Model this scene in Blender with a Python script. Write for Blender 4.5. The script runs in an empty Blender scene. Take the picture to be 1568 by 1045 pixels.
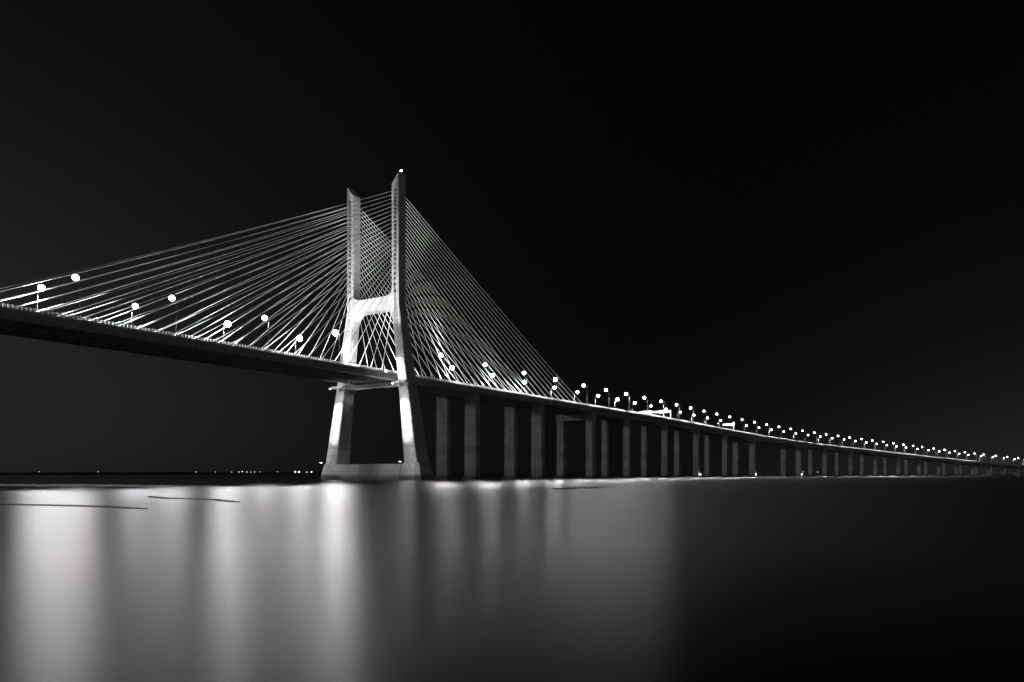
import bpy, math, random
from mathutils import Vector, Matrix
random.seed(4)
scene = bpy.context.scene
scene.view_settings.view_transform = 'Standard'
scene.view_settings.look = 'None'
scene.view_settings.exposure = 0
GLOW_SUN = 0.29
LAMP_W = 60000

# ---------------------------------------------------------------- materials
def new_mat(name):
    m = bpy.data.materials.new(name); m.use_nodes = True
    nt = m.node_tree
    return m, nt, nt.nodes, nt.links, nt.nodes['Principled BSDF']

def concrete(name, base=0.35, joint=4.0, var=0.35, scale=0.12):
    m, nt, N, L, b = new_mat(name)
    geo = N.new('ShaderNodeNewGeometry')
    n1 = N.new('ShaderNodeTexNoise'); n1.inputs['Scale'].default_value = scale
    n1.inputs['Detail'].default_value = 8; n1.inputs['Roughness'].default_value = 0.65
    L.new(geo.outputs['Position'], n1.inputs['Vector'])
    mp = N.new('ShaderNodeMapping'); mp.inputs['Scale'].default_value = (1.2, 1.2, 0.06)
    L.new(geo.outputs['Position'], mp.inputs['Vector'])
    n2 = N.new('ShaderNodeTexNoise'); n2.inputs['Scale'].default_value = 0.9; n2.inputs['Detail'].default_value = 5
    L.new(mp.outputs[0], n2.inputs['Vector'])
    add = N.new('ShaderNodeMath'); add.operation = 'ADD'
    L.new(n1.outputs['Fac'], add.inputs[0]); L.new(n2.outputs['Fac'], add.inputs[1])
    mr = N.new('ShaderNodeMapRange')
    mr.inputs['From Min'].default_value = 0.65; mr.inputs['From Max'].default_value = 1.35
    mr.inputs['To Min'].default_value = base*(1-var); mr.inputs['To Max'].default_value = base*(1+var)
    L.new(add.outputs[0], mr.inputs['Value'])
    out = mr.outputs[0]
    sep = N.new('ShaderNodeSeparateXYZ'); L.new(geo.outputs['Position'], sep.inputs[0])
    if joint:
        dv = N.new('ShaderNodeMath'); dv.operation = 'DIVIDE'; dv.inputs[1].default_value = joint
        L.new(sep.outputs['Z'], dv.inputs[0])
        fr = N.new('ShaderNodeMath'); fr.operation = 'FRACT'; L.new(dv.outputs[0], fr.inputs[0])
        lt = N.new('ShaderNodeMath'); lt.operation = 'LESS_THAN'; lt.inputs[1].default_value = 0.07
        L.new(fr.outputs[0], lt.inputs[0])
        m1 = N.new('ShaderNodeMath'); m1.operation = 'MULTIPLY_ADD'
        m1.inputs[1].default_value = -0.35; m1.inputs[2].default_value = 1
        L.new(lt.outputs[0], m1.inputs[0])
        fl = N.new('ShaderNodeMath'); fl.operation = 'FLOOR'; L.new(dv.outputs[0], fl.inputs[0])
        wn = N.new('ShaderNodeTexWhiteNoise'); wn.noise_dimensions = '1D'; L.new(fl.outputs[0], wn.inputs['W'])
        m2 = N.new('ShaderNodeMath'); m2.operation = 'MULTIPLY_ADD'
        m2.inputs[1].default_value = 0.22; m2.inputs[2].default_value = 0.89
        L.new(wn.outputs['Value'], m2.inputs[0])
        m3 = N.new('ShaderNodeMath'); m3.operation = 'MULTIPLY'
        L.new(m1.outputs[0], m3.inputs[0]); L.new(m2.outputs[0], m3.inputs[1])
        m4 = N.new('ShaderNodeMath'); m4.operation = 'MULTIPLY'
        L.new(m3.outputs[0], m4.inputs[0]); L.new(out, m4.inputs[1]); out = m4.outputs[0]
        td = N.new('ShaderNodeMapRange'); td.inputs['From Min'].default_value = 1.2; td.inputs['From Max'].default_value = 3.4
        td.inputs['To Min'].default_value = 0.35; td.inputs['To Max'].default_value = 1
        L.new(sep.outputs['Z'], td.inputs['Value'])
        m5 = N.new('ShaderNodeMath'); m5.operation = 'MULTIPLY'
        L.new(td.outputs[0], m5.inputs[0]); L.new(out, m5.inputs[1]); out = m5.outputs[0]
    comb = N.new('ShaderNodeCombineColor')
    for i in range(3): L.new(out, comb.inputs[i])
    L.new(comb.outputs[0], b.inputs['Base Color'])
    b.inputs['Roughness'].default_value = 0.85
    bp = N.new('ShaderNodeBump'); bp.inputs['Strength'].default_value = 0.3; bp.inputs['Distance'].default_value = 0.1
    n3 = N.new('ShaderNodeTexNoise'); n3.inputs['Scale'].default_value = 2; n3.inputs['Detail'].default_value = 4
    L.new(geo.outputs['Position'], n3.inputs['Vector']); L.new(n3.outputs['Fac'], bp.inputs['Height'])
    L.new(bp.outputs[0], b.inputs['Normal'])
    return m

def plain(name, v, rough=0.6, metal=0.0, var=0.15, sc=1.5):
    m, nt, N, L, b = new_mat(name)
    geo = N.new('ShaderNodeNewGeometry')
    n1 = N.new('ShaderNodeTexNoise'); n1.inputs['Scale'].default_value = sc; n1.inputs['Detail'].default_value = 4
    L.new(geo.outputs['Position'], n1.inputs['Vector'])
    mr = N.new('ShaderNodeMapRange'); mr.inputs['From Min'].default_value = .3; mr.inputs['From Max'].default_value = .7
    mr.inputs['To Min'].default_value = v*(1-var); mr.inputs['To Max'].default_value = v*(1+var)
    L.new(n1.outputs['Fac'], mr.inputs['Value'])
    c = N.new('ShaderNodeCombineColor')
    for i in range(3): L.new(mr.outputs[0], c.inputs[i])
    L.new(c.outputs[0], b.inputs['Base Color'])
    b.inputs['Roughness'].default_value = rough; b.inputs['Metallic'].default_value = metal
    return m

def emis(name, s):
    m, nt, N, L, b = new_mat(name)
    b.inputs['Base Color'].default_value = (.8, .8, .8, 1)
    b.inputs['Emission Color'].default_value = (1, 1, 1, 1)
    b.inputs['Emission Strength'].default_value = s
    return m

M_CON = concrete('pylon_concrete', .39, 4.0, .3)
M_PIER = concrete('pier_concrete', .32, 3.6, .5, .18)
M_DECK = concrete('deck_concrete', .28, 0, .35, .25)
M_PAR = concrete('parapet_concrete', .5, 0, .2, .4)
M_RAIL = plain('painted_railing', .82, .5, 0, .05)
M_CAB = plain('cable_sheath', .84, .4, 0, .04)
M_STEEL = plain('galvanised_steel', .3, .5, .3)
M_POLE = plain('lamp_post_darkened', .05, .5, .2)  # main-span posts, colour darkened so lamplight hardly shows on them
M_POLE2 = plain('galvanised_lamp_post', .25, .5, .2)
M_DARK = plain('recess_shade', .02, .9)  # near-black, the shade inside the anchor holes put into the colour
M_ASPH = plain('asphalt', .05, .85)
M_WHITE = plain('road_paint', .8, .6)
M_LAMPS = {k: emis('lamp_glass_'+k, v) for k, v in (('strong', 215), ('bright', 120), ('medium', 76), ('weak', 14), ('dim', 10))}
M_SMALL = emis('small_lamp_glass', 40)
M_SIGN = emis('lit_sign_face', 2.5)
M_MUD = plain('wet_mud', .018, .75, 0, .4, .3)
M_LAND = plain('dark_shore', .012, .95, 0, .4, .01)

# ---------------------------------------------------------------- helpers
class MB:
    """mesh accumulator"""
    def __init__(s): s.v = []; s.f = []; s.m = []; s.mats = []
    def mi(s, mat):
        if mat not in s.mats: s.mats.append(mat)
        return s.mats.index(mat)
    def add(s, vs, fs, mat):
        o = len(s.v); k = s.mi(mat)
        s.v += [tuple(p) for p in vs]
        for f in fs: s.f.append([i+o for i in f]); s.m.append(k)
    def loft(s, rings, mat, cap=True):
        n = len(rings[0]); vs = [p for r in rings for p in r]; fs = []
        for a in range(len(rings)-1):
            for i in range(n):
                j = (i+1) % n
                fs.append([a*n+i, a*n+j, (a+1)*n+j, (a+1)*n+i])
        if cap:
            fs.append(list(range(n))[::-1]); fs.append([(len(rings)-1)*n+i for i in range(n)])
        s.add(vs, fs, mat)
    def box(s, c, ax, ay, az, mat):
        c, ax, ay, az = map(Vector, (c, ax, ay, az))
        r0 = [c-az-ax-ay, c-az+ax-ay, c-az+ax+ay, c-az-ax+ay]
        r1 = [p+2*az for p in r0]
        s.loft([r0, r1], mat)
    def tube(s, a, b, r, mat, n=6, r2=None):
        a = Vector(a); b = Vector(b); d = (b-a).normalized()
        u = d.orthogonal().normalized(); w = d.cross(u)
        r2 = r if r2 is None else r2
        s.loft([[a+(u*math.cos(2*math.pi*i/n)+w*math.sin(2*math.pi*i/n))*r for i in range(n)],
                [b+(u*math.cos(2*math.pi*i/n)+w*math.sin(2*math.pi*i/n))*r2 for i in range(n)]], mat)
    def path(s, pts, r, mat, n=5):
        pts = [Vector(p) for p in pts]; d = (pts[-1]-pts[0]).normalized()
        u = d.orthogonal().normalized(); w = d.cross(u)
        s.loft([[p+(u*math.cos(2*math.pi*i/n)+w*math.sin(2*math.pi*i/n))*r for i in range(n)] for p in pts], mat)
    def ball(s, c, rx, ry, rz, mat, nu=10, nv=6):
        c = Vector(c); rings = []
        for j in range(1, nv):
            th = math.pi*j/nv
            rings.append([c+Vector((rx*math.sin(th)*math.cos(2*math.pi*i/nu), ry*math.sin(th)*math.sin(2*math.pi*i/nu), -rz*math.cos(th))) for i in range(nu)])
        s.loft(rings, mat)
    def mesh(s, name):
        me = bpy.data.meshes.new(name); me.from_pydata(s.v, [], s.f); me.update()
        for m in s.mats: me.materials.append(m)
        me.polygons.foreach_set('material_index', s.m); me.update()
        import bmesh
        bm = bmesh.new(); bm.from_mesh(me); bmesh.ops.recalc_face_normals(bm, faces=bm.faces); bm.to_mesh(me); bm.free()
        return me
    def obj(s, name, parent=None):
        o = bpy.data.objects.new(name, s.mesh(name)); scene.collection.objects.link(o)
        if parent: o.parent = parent
        return o

def empty(name):
    e = bpy.data.objects.new(name, None); scene.collection.objects.link(e); return e

# ---------------------------------------------------------------- bridge alignment
TH0 = math.radians(34.1)
C0 = Vector((-68.8, 389.7))
def build_table():
    tab = {}
    p = C0.copy(); th = TH0; s = 0
    tab[0] = (p.copy(), th)
    while s < 2600:
        k = 1/1700 if 400 <= s < 850 else 0
        th2 = th+k
        p = p+Vector((math.sin((th+th2)/2), math.cos((th+th2)/2))); th = th2; s += 1
        tab[s] = (p.copy(), th)
    p = C0.copy()
    for s in range(-1, -460, -1):
        p = p-Vector((math.sin(TH0), math.cos(TH0))); tab[s] = (p.copy(), TH0)
    return tab
TAB = build_table()
HP = [(-460, 50.5), (-210, 54.3), (0, 52.6), (200, 51.2), (345, 51), (495, 48.3), (570, 46), (700, 42.3), (850, 38.3), (1080, 31), (1361, 23.5), (1606, 19), (2600, 11)]
def hlin(s):
    if s <= HP[0][0]: return HP[0][1]
    for (a, ha), (b, hb) in zip(HP, HP[1:]):
        if s <= b: return ha+(hb-ha)*(s-a)/(b-a)
    return HP[-1][1]
def H(s): return sum(hlin(s+k*12) for k in range(-5, 6))/11
def frame(s):
    i = math.floor(s); i = max(-459, min(2598, i)); f = s-i
    p0, t0 = TAB[i]; p1, t1 = TAB[i+1]
    p = p0.lerp(p1, f); t = t0+(t1-t0)*f
    d = Vector((math.sin(t), math.cos(t), 0)); c = Vector((-math.cos(t), math.sin(t), 0))
    return p, d, c
def P(s, o, z):
    """o positive = far side, negative = camera side"""
    p, d, c = frame(s)
    return Vector((p.x+c.x*o, p.y+c.y*o, z))
def sweep(mb, prof, s0, s1, ds, mat, dyn=None):
    n = max(1, round((s1-s0)/ds)); rings = []
    for i in range(n+1):
        s = s0+(s1-s0)*i/n
        pr = dyn(s) if dyn else prof
        h = H(s); rings.append([P(s, o, h+z) for o, z in pr])
    mb.loft(rings, mat)
D0 = Vector((math.sin(TH0), math.cos(TH0), 0)); CC = Vector((-math.cos(TH0), math.sin(TH0), 0)); Z = Vector((0, 0, 1))

bridge = empty('cable_stayed_bridge')
S_END = 2500
# ---- main deck
mb = MB()
half = [(15.3, -.9), (15.3, -3.3), (14.9, -3.9), (13.9, -3.9), (13.6, -1.7)]
prof = half+[(-o, z) for o, z in half[::-1]]
sweep(mb, prof, -440, 203, 8, M_DECK)
s = -438
while s < 200:
    p, d, c = frame(s); h = H(s)
    mb.box(P(s, 0, h-2.6), c*13.7, d*.25, Z*.95, M_DECK)
    s += 4.4
for o in (-4.5, 4.5):
    sweep(mb, [(o-.25, -1.69), (o+.25, -1.69), (o+.25, -2.6), (o-.25, -2.6)], -440, 203, 8, M_DECK)
mb.obj('main_deck', bridge)
# ---- viaduct deck
def viad(s):
    D = 5.0
    for ps in (570, 700):
        D += 3.2*max(0, 1-abs(s-ps)/48)**2
    hf = [(15.3, -.9), (15.3, -2.1), (13.4, -2.6), (12.4, -D), (6.9, -D), (5.6, -2.2)]
    return hf+[(-o, z) for o, z in hf[::-1]]
mb = MB(); sweep(mb, None, 203.4, S_END, 6, M_DECK, viad); mb.obj('viaduct_deck', bridge)
# ---- parapets, median, rails
mb = MB()
for sg in (-1, 1):
    a = lambda o0, o1, z0, z1: [(sg*o0, z0), (sg*o1, z0), (sg*o1, z1), (sg*o0, z1)]
    sweep(mb, a(15.02, 15.36, -.88, -.3), -440, S_END, 8, M_PAR)
    sweep(mb, a(12.9, 13.2, -.88, -.15), -440, S_END, 8, M_PAR)
    for z in (.0, .25, .5):
        sweep(mb, a(15.12, 15.24, z, z+.1), -440, S_END, 8, M_RAIL)
    s = -440
    while s < 1300:
        p, d, c = frame(s)
        mb.box(P(s, sg*15.19, H(s)+.18), c*.24, d*.08, Z*.58, M_RAIL)
        s += 1.3 if s < 450 else 2.6
sweep(mb, [(-.35, -.88), (.35, -.88), (.15, -.05), (-.15, -.05)], -440, S_END, 8, M_PAR)
mb.obj('parapets_and_railings', bridge)
mb = MB()
def strip(o0, o1, dz, s0, s1, ds, mat):
    n = max(1, round((s1-s0)/ds)); vs = []; fs = []
    for i in range(n+1):
        s = s0+(s1-s0)*i/n; vs += [P(s, o0, H(s)-.9+dz), P(s, o1, H(s)-.9+dz)]
    for i in range(n): fs.append([2*i, 2*i+1, 2*i+3, 2*i+2])
    mb.add(vs, fs, mat)
for sg in (-1, 1):
    strip(sg*.5, sg*12.8, .004, -440, S_END, 8, M_ASPH)
    for o in (.9, 12.2): strip(sg*(o-.1), sg*(o+.1), .008, -440, S_END, 8, M_WHITE)
    for o in (4.6, 8.4):
        s = -440
        while s < 900:
            strip(sg*(o-.08), sg*(o+.08), .008, s, s+5, 5, M_WHITE); s += 14
mb.obj('roadway', bridge)

# ---- pylon
def rect(ctr, wc, wd, z, ch=.35, zi=None, inner=None):
    pts = []
    hc, hd = wc/2, wd/2
    for a, b in ((-hc+ch, -hd), (hc-ch, -hd), (hc, -hd+ch), (hc, hd-ch), (hc-ch, hd), (-hc+ch, hd), (-hc, hd-ch), (-hc, -hd+ch)):
        zz = z
        if zi is not None:
            f = (a*inner+hc)/(2*hc); zz = z+(zi-z)*f
        pts.append(Vector((ctr.x, ctr.y, zz))+CC*a+D0*b)
    return pts
mb = MB()
def leg_at(z):
    if z >= 86: return 15.5, 4.8, 5.3
    if z >= 48:
        f = (86-z)/38; return 15.5+12*(86-z)/79, 4.8+1.0*f, 5.3+1.9*f
    f = (48-z)/41; return 15.5+12*(86-z)/79, 5.8+2.4*f, 7.2+2.3*f
for sg in (-1, 1):
    rings = []
    for z in (7, 20, 34, 48, 60, 74, 86, 100, 115, 130, 144):
        o, wc, wd = leg_at(z); rings.append(rect(P(0, sg*o, z), wc, wd, z))
    rings.append(rect(P(0, sg*15.5, 150), 4.8, 5.3, 150.6, .35, 145, -sg))
    mb.loft(rings, M_CON)
    # footing
    f = P(0, sg*27.3, 0)
    mb.loft([rect(f, 13.6, 14.6, -3, 2.5), rect(f, 13.6, 14.6, 2.2, 2.5), rect(f, 10.2, 11.5, 8.1, 1.5)], M_CON)
    # access collar under the deck
    c = P(0, sg*20.9, 0)
    mb.box(Vector((c.x, c.y, 47.3)), CC*4.3, D0*6.4, Z*.55, M_CON)
    for k in (-1, 1):
        mb.box(Vector((c.x, c.y, 46.0))+D0*k*4.9, CC*.35, D0*1.0, Z*.75, M_CON)
    t = P(0, sg*17.2, 150.2)
    if sg < 0: mb.tube(t, t+Z*1.6, .15, M_STEEL)
# pile cap wall, lower beam
mb.loft([rect(P(0, 0, 0), 41.2, 10.5, -3, .3), rect(P(0, 0, 0), 41.2, 10.5, 1.0, .3), rect(P(0, 0, 0), 43.6, 9.2, 7.7, .3)], M_CON)
mb.box(P(0, 0, 47.2), CC*18, D0*2.2, Z*.9, M_CON)
# upper cross beam with haunched soffit
top = [(-13.4, 93.4), (-11.5, 91.6), (-8, 91.0), (8, 91.0), (11.5, 91.6), (13.4, 93.4)]
bot = []
for i in range(0, 25):
    o = 15.2-30.4*i/24
    k = max(0, (abs(o)-8.2)/7.0); bot.append((o, 84.2-10*k**2.6))
poly = top+bot
mb.loft([[P(0, o, z)-D0*2.2 for o, z in poly], [P(0, o, z)+D0*2.2 for o, z in poly]], M_CON)
# cable anchor collars, with raised dark panels standing in for shaded holes
anch = []
for i in range(24):
    zt = 92.5+49.5*(i/23)**.86
    sd = 11.5+(190-11.5)*i/23
    anch.append((zt, sd))
for zt, sd in anch:
    for sg in (-1, 1):
        for k in (-1, 1):
            c = P(0, sg*15.5, zt)+D0*k*2.66
            mb.box(c, CC*.75, D0*.02, Z*.6, M_DARK)
            mb.box(c+Z*.8, CC*.85, D0*.18, Z*.12, M_CON)
pyl = mb.obj('pylon', bridge)
mb = MB()
mb.ball(P(0, -17.2, 152.0), .5, .5, .5, M_SMALL)
mb.obj('obstruction_light', bridge)

# ---- stay cables
mb = MB()
for zt, sd in anch:
    for sg in (-1, 1):
        for k in (-1, 1):
            a = P(0, sg*15.5, zt)+D0*k*2.5
            s = k*sd; b = P(s, sg*15.0, H(s)-.9)
            L = (b-a).length; pts = []
            for j in range(13):
                u = j/12; p = a.lerp(b, u); p.z -= 4*u*(1-u)*L*L*.000028; pts.append(p)
            mb.path(pts, .135, M_CAB)
            d = (a-b).normalized()
            mb.tube(b, b+d*4.2, .27, M_RAIL, 6)
mb.obj('stay_cables', bridge)

# ---- piers
mb = MB()
def pier(s, p, wc, wd, ztop, zb=-3, cap=True):
    for sg in (-1, 1):
        pos, d, c = frame(s); ctr = P(s, sg*p, 0)
        def rr(a, b, z, ch):
            return [ctr+c*x+d*y+Z*z for x, y in ((-a+ch, -b), (a-ch, -b), (a, -b+ch), (a, b-ch), (a-ch, b), (-a+ch, b), (-a, b-ch), (-a, -b+ch))]
        mb.loft([rr(wc/2+.2, wd/2+.15, zb, .3), rr(wc/2, wd/2, ztop, .3)], M_PIER)
        mb.loft([rr(wc/2+1.6, wd/2+1.8, zb, .8), rr(wc/2+1.6, wd/2+1.8, .9, .8)], M_PIER)
for s in (67, 137):
    pier(s, 10.4, 8.0, 3.8, H(s)-3.85)
pier(205.5, 12.0, 5.6, 5.0, H(205)-5.2)
mb.box(P(205.5, 0, H(205)-7.4), CC*15.3, D0*2.3, Z*2.2, M_PIER)
ps = [270, 345, 420, 495, 570, 700]
while ps[-1] < S_END-90: ps.append(ps[-1]+75)
for s in ps:
    ext = 3.2 if s in (570, 700) else 0
    pier(s, 9.6, 5.0 if ext == 0 else 6.2, 3.2 if ext == 0 else 4.2, H(s)-4.95-ext)
mb.obj('piers', bridge)
mb = MB()
for s in (420, 570, 700):
    for sg in (-1,):
        mb.ball(P(s, -13.5, 2.6), .35, .35, .35, M_SMALL); mb.tube(P(s, -13.2, .9), P(s, -13.5, 2.4), .1, M_STEEL)
mb.obj('navigation_lights', bridge)

# ---------------------------------------------------------------- street lamps
def lamp_mesh(name, glass, M_POLE, k=1.0):
    mb = MB()
    mb.tube((0, 0, 0), (0, 0, .9), .2, M_POLE, 8)
    mb.tube((0, 0, .9), (0, 0, 14.2), .11, M_POLE, 8, .07)
    pts = [(0, 0, 14.2), (0, .35, 14.75), (0, .95, 15.05), (0, 1.9, 15.15)]
    for a, b in zip(pts, pts[1:]): mb.tube(a, b, .07, M_POLE, 6)
    mb.ball((0, 2.6, 15.45+.3*(k-1)), .55, 1.0, .28, M_POLE, 12, 8)
    mb.ball((0, 2.6, 14.85), 1.05*k, 1.05*k, 1.0*k, glass, 14, 10)
    return mb.mesh(name)
LM = {k: lamp_mesh('street_lamp', v, M_POLE, 1.25 if k in ('strong', 'bright') else 1.05) for k, v in M_LAMPS.items()}
LMV = {k: lamp_mesh('street_lamp', v, M_POLE2) for k, v in M_LAMPS.items()}
ld = bpy.data.lights.new('lamp_bulb', 'SPOT'); ld.energy = LAMP_W; ld.shadow_soft_size = .5
ld.spot_size = math.radians(162); ld.spot_blend = .3
ss = [-160-40*k for k in range(6, 0, -1)]+[-153, -118.5, -77.5, -38.5, 37, 77, 118, 156]
s = 195
while s < 1750:
    ss.append(s); s += 34 if s < 1050 else (44 if s < 1300 else 62)
for s in ss:
    for sg in (-1, 1):
        if s < -160: kind = 'weak'
        elif s == -153: kind = 'weak' if sg < 0 else 'medium'
        elif s == -118.5: kind = 'weak'
        elif s == -77.5: kind = 'weak' if sg < 0 else 'strong'
        elif s == -38.5: kind = 'strong' if sg < 0 else 'bright'
        elif s < 130: kind = 'weak' if sg < 0 else 'medium'
        elif s < 350: kind = 'medium'
        elif s < 450: kind = 'weak'
        else: kind = 'dim'
        p, d, c = frame(s); o = bpy.data.objects.new('street_lamp', (LM if s < 190 else LMV)[kind]); scene.collection.objects.link(o)
        yv = -c*sg; xv = yv.cross(Z)
        o.matrix_world = Matrix.Translation(P(s, sg*14.7, H(s)-.9)) @ Matrix((xv, yv, Z)).transposed().to_4x4() @ Matrix.Rotation(random.uniform(-.02, .02), 4, 'Y')
        l = bpy.data.objects.new('bulb', ld); scene.collection.objects.link(l); l.parent = o; l.location = (0, 2.6, 13.1)

# ---------------------------------------------------------------- floodlights
def floodlight(pos, target, power, ang=70):
    pos = Vector(pos); d = (Vector(target)-pos).normalized()
    u = d.orthogonal().normalized(); w = d.cross(u)
    mb = MB()
    r = lambda a, k: [d*k+u*x*a+w*y*a for x, y in ((-1, -.8), (1, -.8), (1, .8), (-1, .8))]
    mb.loft([r(.25, -.5), r(.5, 0)], M_STEEL)
    mb.loft([r(.46, .003), r(.44, .05)], M_SMALL)
    mb.tube((0, 0, 0), (0, 0, -.8), .07, M_STEEL)
    o = mb.obj('floodlight'); o.location = pos
    L = bpy.data.lights.new('flood_bulb', 'SPOT'); L.energy = power; L.spot_size = math.radians(ang); L.spot_blend = .7; L.shadow_soft_size = .4
    lo = bpy.data.objects.new('flood_bulb', L); scene.collection.objects.link(lo); lo.parent = o
    lo.location = d*.2; lo.rotation_euler = d.to_track_quat('-Z', 'Y').to_euler()
for sg in (-1, 1):
    floodlight(P(-10.5, sg*21.2, 46.2), P(-3, sg*25, 12), 65000, 70)
    floodlight(P(-11.6, sg*27, 8.6), P(-3.6, sg*21, 48), 38000, 60)
    floodlight(P(-34, sg*14.0, 52.3), P(-2, sg*15.5, 122), 280000, 64)  # added deck flood, brightens the upper legs and cables
    floodlight(P(34, sg*14.0, 52.1), P(2, sg*15.5, 122), 240000, 64)  # added likewise on the side-span side
floodlight(P(-11, 15.0, 52.3), P(-2, 19.2, 60), 300000, 110)
floodlight(P(-9, -15.0, 52.3), P(-2, -20.5, 54), 70000, 100)

# ---------------------------------------------------------------- sign gantries
def gantry(s, full=True):
    p, d, c = frame(s); h = H(s)
    mb = MB()
    oo = (-15, 15) if full else (-15, -3)
    for o in (oo if full else (-15,)):
        for k in (-.5, .5):
            mb.tube(P(s, o, h-.9)+d*k, P(s, o, h+7.2)+d*k, .16, M_RAIL)
    for z in (5.8, 7.2):
        for k in (-.5, .5): mb.tube(P(s, oo[0], h+z)+d*k, P(s, oo[1], h+z)+d*k, .12, M_RAIL)
    o = oo[0]
    while o < oo[1]-1:
        for k in (-.5, .5): mb.tube(P(s, o, h+5.8)+d*k, P(s, o+1.5, h+7.2)+d*k, .07, M_RAIL, 4)
        o += 1.5
    for o in ((-11, -6.5, 4, 9) if full else (-9,)):
        mb.box(P(s, o, h+6.4)-d*.75, c*1.6, d*.08, Z*1.15, M_STEEL)
        mb.box(P(s, o, h+6.4)-d*.85, c*1.5, d*.01, Z*1.05, M_SIGN)
    return mb.obj('sign_gantry')
gantry(345); gantry(505, False)

# ---------------------------------------------------------------- water
me = bpy.data.meshes.new('water'); R = 40000
me.from_pydata([(-R, -300, 0), (R, -300, 0), (R, R, 0), (-R, R, 0)], [], [[0, 1, 2, 3]])
wat = bpy.data.objects.new('river_water', me); scene.collection.objects.link(wat)
m = bpy.data.materials.new('long_exposure_water'); m.use_nodes = True
nt = m.node_tree; N = nt.nodes; L = nt.links; N.remove(N['Principled BSDF'])
geo = N.new('ShaderNodeNewGeometry')
mp = N.new('ShaderNodeMapping'); mp.inputs['Scale'].default_value = (.008, .09, 1); mp.inputs['Rotation'].default_value = (0, 0, .04); L.new(geo.outputs['Position'], mp.inputs['Vector'])
n = N.new('ShaderNodeTexNoise'); n.inputs['Scale'].default_value = 1; n.inputs['Detail'].default_value = 5; n.inputs['Roughness'].default_value = .6
L.new(mp.outputs[0], n.inputs['Vector'])
mr = N.new('ShaderNodeMapRange'); mr.inputs['From Min'].default_value = .3; mr.inputs['From Max'].default_value = .7
mr.inputs['To Min'].default_value = 0; mr.inputs['To Max'].default_value = .024
L.new(n.outputs['Fac'], mr.inputs['Value'])
# sheltered water near the bank is smoother than the open channel
sy = N.new('ShaderNodeSeparateXYZ'); L.new(geo.outputs['Position'], sy.inputs[0])
my = N.new('ShaderNodeMapRange'); my.interpolation_type = 'SMOOTHSTEP'
my.inputs['From Min'].default_value = 8; my.inputs['From Max'].default_value = 120
my.inputs['To Min'].default_value = .277; my.inputs['To Max'].default_value = .298
L.new(sy.outputs['Y'], my.inputs['Value'])
ad = N.new('ShaderNodeMath'); L.new(mr.outputs[0], ad.inputs[0]); L.new(my.outputs[0], ad.inputs[1])
gls = N.new('ShaderNodeBsdfGlossy'); gls.distribution = 'BECKMANN'; gls.inputs['Color'].default_value = (1, 1, 1, 1)
L.new(ad.outputs[0], gls.inputs['Roughness'])
dif = N.new('ShaderNodeBsdfDiffuse'); dif.inputs['Color'].default_value = (.010, .010, .010, 1)
fr = N.new('ShaderNodeFresnel'); fr.inputs['IOR'].default_value = 1.33
fm = N.new('ShaderNodeMath'); fm.operation = 'MINIMUM'; fm.inputs[1].default_value = .58; L.new(fr.outputs[0], fm.inputs[0])
mx = N.new('ShaderNodeMixShader'); L.new(fm.outputs[0], mx.inputs[0]); L.new(dif.outputs[0], mx.inputs[1]); L.new(gls.outputs[0], mx.inputs[2])
L.new(mx.outputs[0], N['Material Output'].inputs['Surface'])
me.materials.append(m)

# ---------------------------------------------------------------- mudflats
def mud(x0, y0, x1, y1, wid, seed):
    rnd = random.Random(seed); n = 40; vs = []; fs = []
    a = Vector((x0, y0)); bb = Vector((x1, y1)); nrm = Vector((-(bb-a).y, (bb-a).x)).normalized()
    for i in range(n+1):
        u = i/n; env = math.sin(math.pi*u)**.5*wid*(.6+.8*rnd.random())*.5
        p = a.lerp(bb, u)+nrm*(math.sin(u*9+seed)*wid*.3)
        for k, z in ((-1, -.02), (-.5, .05), (.5, .06), (1, -.02)):
            vs.append((p.x+nrm.x*env*k, p.y+nrm.y*env*k, z))
    for i in range(n):
        for k in range(3): fs.append([4*i+k, 4*i+k+1, 4*i+k+5, 4*i+k+4])
    mb = MB(); mb.add(vs, fs, M_MUD); return mb.obj('mudflat')
mud(-60, 74, -26, 56, 2.6, 1)
mud(-42, 88, -24, 70, 2.2, 2)
mud(-230, 200, -52, 172, 26, 3)
mud(6, 130, 17, 150, 6, 4)

# ---------------------------------------------------------------- far shore
shore = empty('distant_shoreline')
mb = MB(); n = 260; vs = []; fs = []
rnd = random.Random(9); hh = 20
for i in range(n+1):
    x = -7500+17000*i/n
    base = 20 if x < -1300 else max(3, 20-(x+1300)*.012)
    hh = hh*.7+.3*(base*(.7+.6*rnd.random()))
    vs += [(x, 6000, -1), (x, 6000, hh), (x, 6600, hh*1.2), (x, 6700, -1)]
for i in range(n):
    for k in range(3): fs.append([4*i+k, 4*i+k+1, 4*i+k+5, 4*i+k+4])
mb.add(vs, fs, M_LAND); mb.obj('land', shore)
mb = MB()
for px, r in ((300, 2.5), (366, 3), (371, 3.5), (378, 3), (384, 2.5), (390, 3), (398, 2), (425, 2.2), (452, 6), (458, 7), (470, 3.5), (477, 5), (330, 2), (355, 2), (1230, 2.5), (1252, 2.5), (60, 1.8), (150, 2)):
    mb.ball(((px-784)/1183*5950, 5950, 20+rnd.random()*6), r, r, r, M_SIGN, 8, 5)
mb.obj('town_lights', shore)

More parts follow.
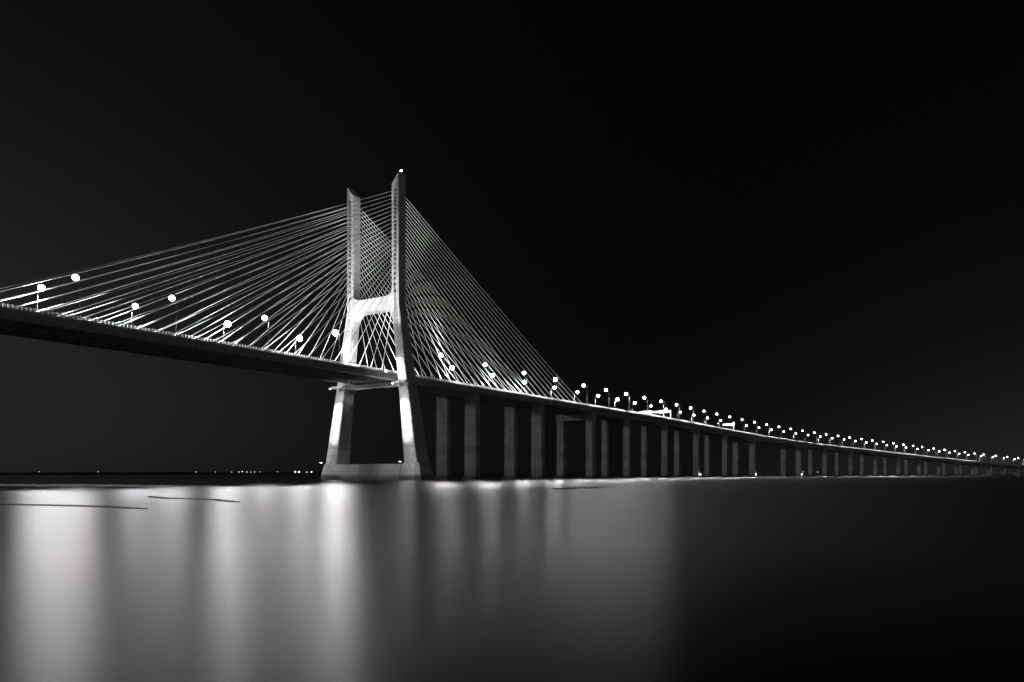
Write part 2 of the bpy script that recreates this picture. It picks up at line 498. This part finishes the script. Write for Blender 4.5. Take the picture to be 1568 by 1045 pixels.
# ---------------------------------------------------------------- sky
w = bpy.data.worlds.new('World'); scene.world = w; w.use_nodes = True
nt = w.node_tree; N = nt.nodes; L = nt.links; bg = N['Background']
tc = N.new('ShaderNodeTexCoord'); sp = N.new('ShaderNodeSeparateXYZ'); L.new(tc.outputs['Generated'], sp.inputs[0])
def mth(op, a, b=None, c=None):
    n = N.new('ShaderNodeMath'); n.operation = op
    for i, x in enumerate((a, b, c)):
        if x is None: continue
        if isinstance(x, (int, float)): n.inputs[i].default_value = x
        else: L.new(x, n.inputs[i])
    return n.outputs[0]
zc = mth('MAXIMUM', sp.outputs['Z'], 0)
def gl(cx, cy, sharp, fall, amp):
    # city glow lobe toward world azimuth (cx,cy)
    dt = mth('ADD', mth('MULTIPLY', sp.outputs['X'], cx), mth('MULTIPLY', sp.outputs['Y'], cy))
    a = mth('POWER', mth('MAXIMUM', dt, 0.0001), sharp)
    e = mth('EXPONENT', mth('MULTIPLY', zc, -fall))
    return mth('MULTIPLY', mth('MULTIPLY', a, e), amp)
def unit(deg): return math.sin(math.radians(deg)), math.cos(math.radians(deg))
haze = mth('SUBTRACT', 1, mth('MULTIPLY', mth('EXPONENT', mth('MULTIPLY', zc, -9)), .6))   # darker haze bank at the horizon
g = mth('ADD', mth('MULTIPLY', gl(*unit(-48), 6, 3.2, .036), haze), gl(*unit(42), 12, 8, .016))
g = mth('ADD', g, gl(*unit(170), 2.5, 1.5, .20))      # city glow of the near shore behind the viewpoint
sky = N.new('ShaderNodeTexSky'); sky.sky_type = 'NISHITA'; sky.sun_disc = False
sky.sun_elevation = math.radians(8); sky.sun_rotation = math.radians(-105)
bw = N.new('ShaderNodeRGBToBW'); L.new(sky.outputs[0], bw.inputs[0])
tot = mth('ADD', mth('ADD', g, mth('MULTIPLY', bw.outputs[0], .00006)), .0015)
cb = N.new('ShaderNodeCombineColor')
for i in range(3): L.new(tot, cb.inputs[i])
L.new(cb.outputs[0], bg.inputs['Color']); bg.inputs['Strength'].default_value = 1

sd = bpy.data.lights.new('city_glow_sun', 'SUN'); sd.energy = GLOW_SUN; sd.angle = math.radians(4)  # weak sun standing in for city glow from the left
so = bpy.data.objects.new('city_glow_sun', sd); scene.collection.objects.link(so)
so.rotation_euler = Vector((.93, .33, -.16)).to_track_quat('-Z', 'Y').to_euler()

# ---------------------------------------------------------------- camera
cd = bpy.data.cameras.new('camera'); cam = bpy.data.objects.new('camera', cd); scene.collection.objects.link(cam)
cam.location = (0, 0, 2.5); cam.rotation_euler = (math.pi/2, 0, 0)
cd.sensor_width = 36; cd.lens = 1183/1568*36; cd.shift_y = 204.5/1568
cd.clip_start = .5; cd.clip_end = 80000
scene.camera = cam
